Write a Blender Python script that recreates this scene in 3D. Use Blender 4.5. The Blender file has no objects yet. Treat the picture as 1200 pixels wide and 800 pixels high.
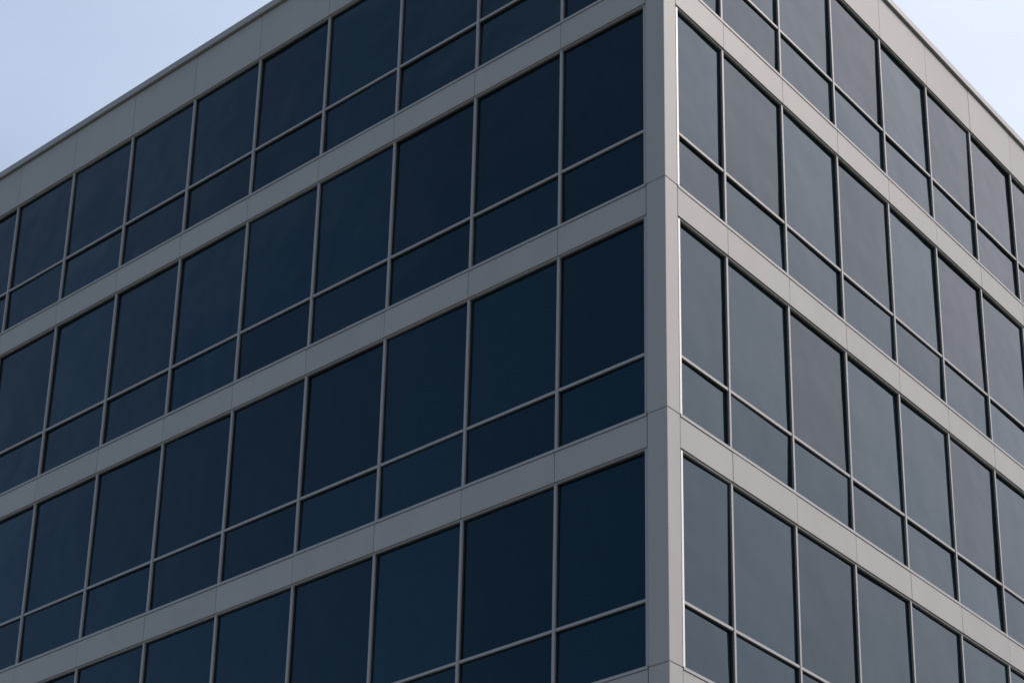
import bpy, math, random
from mathutils import Vector
random.seed(7)
sc=bpy.context.scene
H=4.0; ZT=28.0; NST=7
EL0,WL,EL1=0.438,1.892,2.123
ER0,WR,ER1=0.394,1.742,1.648
A,B=2.294,3.294; ZR=1.025; ZA=-0.279
NL,NR=15,14
LW=2*EL1+(NL-1)*WL; RW=2*ER1+(NR-1)*WR
PL,PR=0.365,0.315
HD=0.10   # soffit line offset above the window-head datum

# ---------------- materials
def mat(name):
    m=bpy.data.materials.new(name); m.use_nodes=True
    nt=m.node_tree; return m,nt,nt.nodes['Principled BSDF']
def ramp_noise(nt,scale,detail=4,vec=None):
    n=nt.nodes.new('ShaderNodeTexNoise'); n.inputs['Scale'].default_value=scale; n.inputs['Detail'].default_value=detail
    if vec is not None: nt.links.new(vec,n.inputs['Vector'])
    return n
def math_node(nt,op,a,b,clamp=False):
    m=nt.nodes.new('ShaderNodeMath'); m.operation=op; m.use_clamp=clamp
    for i,v in enumerate((a,b)):
        if isinstance(v,(int,float)): m.inputs[i].default_value=v
        else: nt.links.new(v,m.inputs[i])
    return m.outputs[0]
def metal(name,col,rough,metallic,var=0.10,streak=0.08):
    m,nt,b=mat(name)
    geo=nt.nodes.new('ShaderNodeNewGeometry')
    tc=nt.nodes.new('ShaderNodeTexCoord')
    mp=nt.nodes.new('ShaderNodeMapping'); mp.inputs['Scale'].default_value=(1,1,0.25)
    nt.links.new(tc.outputs['Object'],mp.inputs['Vector'])
    n1=ramp_noise(nt,1.3,5,mp.outputs[0])
    n2=ramp_noise(nt,60,2,tc.outputs['Object'])
    r=math_node(nt,'MULTIPLY',math_node(nt,'SUBTRACT',geo.outputs['Random Per Island'],0.5),var)
    s=math_node(nt,'MULTIPLY',math_node(nt,'SUBTRACT',n1.outputs['Fac'],0.5),streak*2)
    f=math_node(nt,'MULTIPLY',math_node(nt,'SUBTRACT',n2.outputs['Fac'],0.5),0.05)
    t=math_node(nt,'ADD',math_node(nt,'ADD',math_node(nt,'ADD',r,s),f),1.0)
    vm=nt.nodes.new('ShaderNodeVectorMath'); vm.operation='SCALE'; vm.inputs[0].default_value=col
    nt.links.new(t,vm.inputs['Scale']); nt.links.new(vm.outputs[0],b.inputs['Base Color'])
    b.inputs['Roughness'].default_value=rough; b.inputs['Metallic'].default_value=metallic
    return m
M_panel=metal('painted_aluminium_panel',(0.292,0.282,0.272),0.5,0.0,.07,.10)
M_frame=metal('anodised_aluminium_frame',(0.28,0.274,0.268),0.42,0.2,0.05,0.05)
M_trim=metal('bright_aluminium_trim',(0.62,0.60,0.57),0.35,0.3,0.03,0.04)
M_dark,nt,b=mat('dark_gasket'); b.inputs['Base Color'].default_value=(0.014,0.016,0.018,1); b.inputs['Roughness'].default_value=0.6
nn=ramp_noise(nt,8); bp=nt.nodes.new('ShaderNodeBump'); bp.inputs['Strength'].default_value=0.1; nt.links.new(nn.outputs['Fac'],bp.inputs['Height']); nt.links.new(bp.outputs[0],b.inputs['Normal'])
M_glass,nt,b=mat('tinted_glass')
geo=nt.nodes.new('ShaderNodeNewGeometry'); tc=nt.nodes.new('ShaderNodeTexCoord')
n=ramp_noise(nt,0.12,3,tc.outputs['Object'])
t=math_node(nt,'ADD',math_node(nt,'MULTIPLY',geo.outputs['Random Per Island'],0.6),math_node(nt,'MULTIPLY',n.outputs['Fac'],1.0))
vm=nt.nodes.new('ShaderNodeVectorMath'); vm.operation='SCALE'; vm.inputs[0].default_value=(0.0025,0.011,0.014)
nt.links.new(t,vm.inputs['Scale']); nt.links.new(vm.outputs[0],b.inputs['Base Color'])
b.inputs['Roughness'].default_value=0.01; b.inputs['IOR'].default_value=1.5
tv=math_node(nt,'ADD',math_node(nt,'MULTIPLY',geo.outputs['Random Per Island'],0.28),0.75)
vt=nt.nodes.new('ShaderNodeVectorMath'); vt.operation='SCALE'; vt.inputs[0].default_value=(0.28,0.62,0.87); nt.links.new(tv,vt.inputs['Scale'])
nt.links.new(vt.outputs[0],b.inputs['Specular Tint'])
nw=ramp_noise(nt,0.7,2,tc.outputs['Object'])
bp=nt.nodes.new('ShaderNodeBump'); bp.inputs['Strength'].default_value=0.5; bp.inputs['Distance'].default_value=0.05
nt.links.new(nw.outputs['Fac'],bp.inputs['Height']); nt.links.new(bp.outputs[0],b.inputs['Normal'])

# ---------------- mesh collector
class Mesh:
    def __init__(s): s.v=[]; s.f=[]
    def hexa(s,pts):
        i=len(s.v); s.v+=pts
        s.f+=[tuple(i+k for k in q) for q in ((0,3,2,1),(4,5,6,7),(0,1,5,4),(1,2,6,5),(2,3,7,6),(3,0,4,7))]
    def box(s,x0,x1,y0,y1,z0,z1):
        s.hexa([(x0,y0,z0),(x1,y0,z0),(x1,y1,z0),(x0,y1,z0),(x0,y0,z1),(x1,y0,z1),(x1,y1,z1),(x0,y1,z1)])
    def obj(s,name,m,parent=None,bevel=0):
        me=bpy.data.meshes.new(name); me.from_pydata(s.v,[],s.f); me.materials.append(m)
        import bmesh
        bm=bmesh.new(); bm.from_mesh(me); bmesh.ops.recalc_face_normals(bm,faces=bm.faces); bm.to_mesh(me); bm.free()
        o=bpy.data.objects.new(name,me); sc.collection.objects.link(o)
        if parent: o.parent=parent
        if bevel:
            bv=o.modifiers.new('bevel','BEVEL'); bv.width=bevel; bv.segments=2; bv.limit_method='ANGLE'
        return o
panels,frames,trims,dark,glass,piers,coping,heads=[Mesh() for _ in range(8)]
class Face:
    def __init__(s,o,u,n): s.o=Vector(o); s.u=Vector(u); s.n=Vector(n)
    def box(s,M,u0,u1,d0,d1,z0,z1):
        P=[]
        for z in (z0,z1):
            for (u,d) in ((u0,d0),(u1,d0),(u1,d1),(u0,d1)):
                p=s.o+s.u*u+s.n*d; P.append((p.x,p.y,z))
        M.hexa(P)
    def pane(s,M,u0,u1,d,z0,z1):
        ti=random.uniform(-.010,.010); tj=random.uniform(-.008,.008)
        i=len(M.v)
        for (u,z,a,c) in ((u0,z0,-1,-1),(u1,z0,1,-1),(u1,z1,1,1),(u0,z1,-1,1)):
            p=s.o+s.u*u+s.n*(d+a*tj+c*ti); M.v.append((p.x,p.y,z))
        M.f.append((i,i+1,i+2,i+3))
GD=-0.085
def facade(F,W,e0,w,e1,n,pier):
    us=[e0]+[e1+k*w for k in range(n)]+[W-e0]
    us=sorted(set(round(u,5) for u in us))
    MW=0.022 if F.trim else 0.025; TW=0.023
    for r in range(NST):
        zt=ZT-r*H+(ZA if r==0 else 0)+HD; zm=ZT-r*H-A+0.01; zb=ZT-r*H-B-0.02
        zn=ZT-(r+1)*H+HD
        ground=(r==NST-1)
        for k in range(len(us)-1):
            a,b=us[k],us[k+1]
            l=a+(0 if k==0 else MW); rr=b-(0 if k==len(us)-2 else MW)
            for (z0,z1) in ((zm+TW,zt),(zb,zm-TW)):
                F.pane(glass,l,rr,GD,z0,z1)
                g=0.013
                F.box(dark,l,l+g,GD-.03,GD+.02,z0,z1); F.box(dark,rr-g,rr,GD-.03,GD+.02,z0,z1)
                F.box(dark,l+g,rr-g,GD-.03,GD+.02,z1-g,z1); F.box(dark,l+g,rr-g,GD-.03,GD+.02,z0,z0+g)
            F.box(frames,l,rr,GD-.03,-0.042,zm-TW,zm+TW)
            pa=a if k else pier+0.012; pb=b if k<len(us)-2 else W-pier-0.012
            J=0.004
            pl=pa+(J if k else 0); pr=pb-(J if k<len(us)-2 else 0)
            bot=zn+0.030 if not ground else 0.15
            F.box(panels,pl,pr,-0.15,-0.006+random.uniform(-.002,.002),bot,zb-0.055)
            if r==0: F.box(panels,pl,pr,-0.15,-0.006+random.uniform(-.002,.002),zt+0.030,ZT+ZR-0.175)
        for k in range(1,len(us)-1):
            F.box(frames,us[k]-MW,us[k]+MW,GD-.03,-0.032,zb,zt)
        F.box(frames,pier+.012,W-pier-.012,GD-.03,0.004,zb-0.047,zb)       # sill
        F.box(heads,pier+.012,W-pier-.012,GD-.03,-0.03,zt,zt+0.027)   # head
        for (u0,u1) in ((pier+.012,e0),(W-e0,W-pier-.012)):
            if F.trim:
                m0,m1=(u0+.022,u1) if u0<W/2 else (u0,u1-.022)
                F.box(trims,m0,m1,GD-.03,-0.02,zb,zt)
            else:
                F.box(frames,u0+.006,u1-.006,GD-.03,-0.03,zb,zt)
FL=Face((0,0,0),(-1,0,0),(0,-1,0)); FL.trim=False
FR=Face((0,0,0),(0,1,0),(1,0,0)); FR.trim=True
FB=Face((-LW,RW,0),(1,0,0),(0,1,0)); FB.trim=False
FW=Face((-LW,RW,0),(0,-1,0),(-1,0,0)); FW.trim=True
facade(FL,LW,EL0,WL,EL1,NL,PL); facade(FR,RW,ER0,WR,ER1,NR,PR)
facade(FB,LW,EL0,WL,EL1,NL,PL); facade(FW,RW,ER0,WR,ER1,NR,PR)
for (x0,x1) in ((-PL,0),(-LW,-LW+PL)):
    for (y0,y1) in ((0,PR),(RW-PR,RW)):
        zs=[0.15]+[ZT-(r+1)*H+0.66 for r in range(NST-1)][::-1]+[ZT+ZR-0.175]
        for a,b in zip(zs[:-1],zs[1:]): piers.box(x0,x1,y0,y1,a+0.003,b-0.003)
c=0.05
coping.box(-LW-c,c,-c,0.45,ZT+ZR-0.15,ZT+ZR); coping.box(-LW-c,c,RW-.45,RW+c,ZT+ZR-0.15,ZT+ZR)
coping.box(-.45,c,0.452,RW-.452,ZT+ZR-0.15,ZT+ZR); coping.box(-LW-c,-LW+.45,0.452,RW-.452,ZT+ZR-0.15,ZT+ZR)
core=Mesh(); core.box(-LW+.155,-.155,.155,RW-.155,0.0,ZT+0.3)
plinth=Mesh(); plinth.box(-LW+.02,-.02,.02,RW-.02,0.004,0.145)
par=bpy.data.objects.new('office_building',None); sc.collection.objects.link(par)
panels.obj('spandrel_panels',M_panel,par,0.003); piers.obj('corner_piers',M_panel,par,0.012)
frames.obj('window_mullions',M_frame,par); heads.obj('window_heads',M_frame,par); trims.obj('jamb_trims',M_trim,par)
dark.obj('window_gaskets',M_dark,par); glass.obj('window_glass',M_glass,par); coping.obj('parapet_coping',M_frame,par,0.01)
core.obj('building_core',M_dark,par)
plinth.obj('base_plinth',M_panel,par)

# ---------------- ground
def ground_mat(name,col,scale,var):
    m,nt,b=mat(name); tc=nt.nodes.new('ShaderNodeTexCoord')
    n=ramp_noise(nt,scale,6,tc.outputs['Object'])
    t=math_node(nt,'ADD',math_node(nt,'MULTIPLY',n.outputs['Fac'],var*2),1-var)
    vm=nt.nodes.new('ShaderNodeVectorMath'); vm.operation='SCALE'; vm.inputs[0].default_value=col
    nt.links.new(t,vm.inputs['Scale']); nt.links.new(vm.outputs[0],b.inputs['Base Color']); b.inputs['Roughness'].default_value=.9
    return m
M_g=ground_mat('grass_ground',(0.07,0.09,0.04),0.5,.4); M_as=ground_mat('asphalt',(0.05,0.05,0.052),3,.3)
M_pv=ground_mat('concrete_paving',(0.30,0.29,0.27),2,.2); M_wp=ground_mat('white_paint',(0.75,0.75,0.72),5,.15)
def sheet(M,x0,x1,y0,y1,z):
    i=len(M.v); M.v+=[(x0,y0,z),(x1,y0,z),(x1,y1,z),(x0,y1,z)]; M.f.append((i,i+1,i+2,i+3))
g=Mesh(); sheet(g,-3000,3000,-3000,3000,-.2); g.obj('ground',M_g)
p=Mesh(); p.box(-LW-6,12,-12,RW+6,-.25,0.0); p.obj('sidewalk',M_pv,None,0.02)
rd=Mesh(); sheet(rd,-400,400,-18.5,-12.2,-.13); sheet(rd,12.2,19,-12.2,400,-.13); rd.obj('road',M_as)
mk=Mesh()
for k in range(-60,60): sheet(mk,k*6,k*6+3,-15.4,-15.28,-.126)
for k in range(0,60): sheet(mk,15.5,15.62,k*6-6,k*6-3,-.126)
mk.obj('road_markings',M_wp)
p=Mesh(); p.box(-400,400,-40,-18.7,-.25,0.0); p.obj('sidewalk',M_pv,None,0.02)

# ---------------- light
SUN_AZ=math.radians(38)   # from +X towards +Y
SUN_EL=math.radians(48)
d=Vector((math.cos(SUN_EL)*math.cos(SUN_AZ),math.cos(SUN_EL)*math.sin(SUN_AZ),math.sin(SUN_EL)))
w=bpy.data.worlds.new('World'); sc.world=w; w.use_nodes=True; nt=w.node_tree
bg=nt.nodes['Background']; sky=nt.nodes.new('ShaderNodeTexSky'); sky.sky_type='NISHITA'; sky.sun_disc=False
sky.sun_elevation=SUN_EL; sky.sun_rotation=math.atan2(d.x,d.y); sky.dust_density=1.5; sky.air_density=1.0; sky.ozone_density=1.0
# thin high haze, thicker and brighter towards the sun
tc=nt.nodes.new('ShaderNodeTexCoord')
def dotn(v):
    n=nt.nodes.new('ShaderNodeVectorMath'); n.operation='DOT_PRODUCT'; nt.links.new(tc.outputs['Generated'],n.inputs[0]); n.inputs[1].default_value=v; return n.outputs['Value']
dot=dotn(d); dot2=dotn((-1,0.35,0))
mp=nt.nodes.new('ShaderNodeMapping'); mp.inputs['Scale'].default_value=(1.2,1.2,3.0); mp.inputs['Location'].default_value=(3.1,1.7,0.4); nt.links.new(tc.outputs['Generated'],mp.inputs['Vector'])
cn=ramp_noise(nt,1.8,5,mp.outputs[0])
f1=math_node(nt,'ADD',math_node(nt,'MULTIPLY',dot,1.0),math_node(nt,'ADD',math_node(nt,'MULTIPLY',dot2,0.4),0.03))
f2=math_node(nt,'ADD',f1,math_node(nt,'MULTIPLY',math_node(nt,'SUBTRACT',cn.outputs['Fac'],.5),0.7),True)
mx=nt.nodes.new('ShaderNodeMix'); mx.data_type='RGBA'
nt.links.new(f2,mx.inputs[0]); nt.links.new(sky.outputs[0],mx.inputs[6]); mx.inputs[7].default_value=(4.7,5.4,6.7,1)
au=math_node(nt,'POWER',math_node(nt,'MAXIMUM',dot,0.0),4.0)
vs=nt.nodes.new('ShaderNodeVectorMath'); vs.operation='SCALE'; vs.inputs[0].default_value=(9.6,8.0,7.4); nt.links.new(au,vs.inputs['Scale'])
va=nt.nodes.new('ShaderNodeVectorMath'); va.operation='ADD'; nt.links.new(mx.outputs[2],va.inputs[0]); nt.links.new(vs.outputs[0],va.inputs[1])
nt.links.new(va.outputs[0],bg.inputs['Color']); bg.inputs['Strength'].default_value=0.15
sl=bpy.data.lights.new('sun','SUN'); sl.energy=2.2; sl.angle=math.radians(0.6); sl.color=(1,.90,.80)
so=bpy.data.objects.new('sun',sl); sc.collection.objects.link(so); so.rotation_euler=(-d).to_track_quat('-Z','Y').to_euler()
sc.view_settings.view_transform='Standard'; sc.view_settings.look='None'; sc.view_settings.exposure=0
# ---------------- camera
cd=bpy.data.cameras.new('camera'); co=bpy.data.objects.new('camera',cd); sc.collection.objects.link(co)
co.location=(15.1503,-20.361,ZT-26.3435); co.rotation_euler=(math.pi/2+0.36989,0,0.664517)
cd.sensor_width=36; cd.lens=2360.99/1200*36; cd.shift_x=-(730.722-600)/1200; cd.shift_y=(866.374-400)/1200
cd.clip_end=8000; cd.clip_start=.1
sc.camera=co
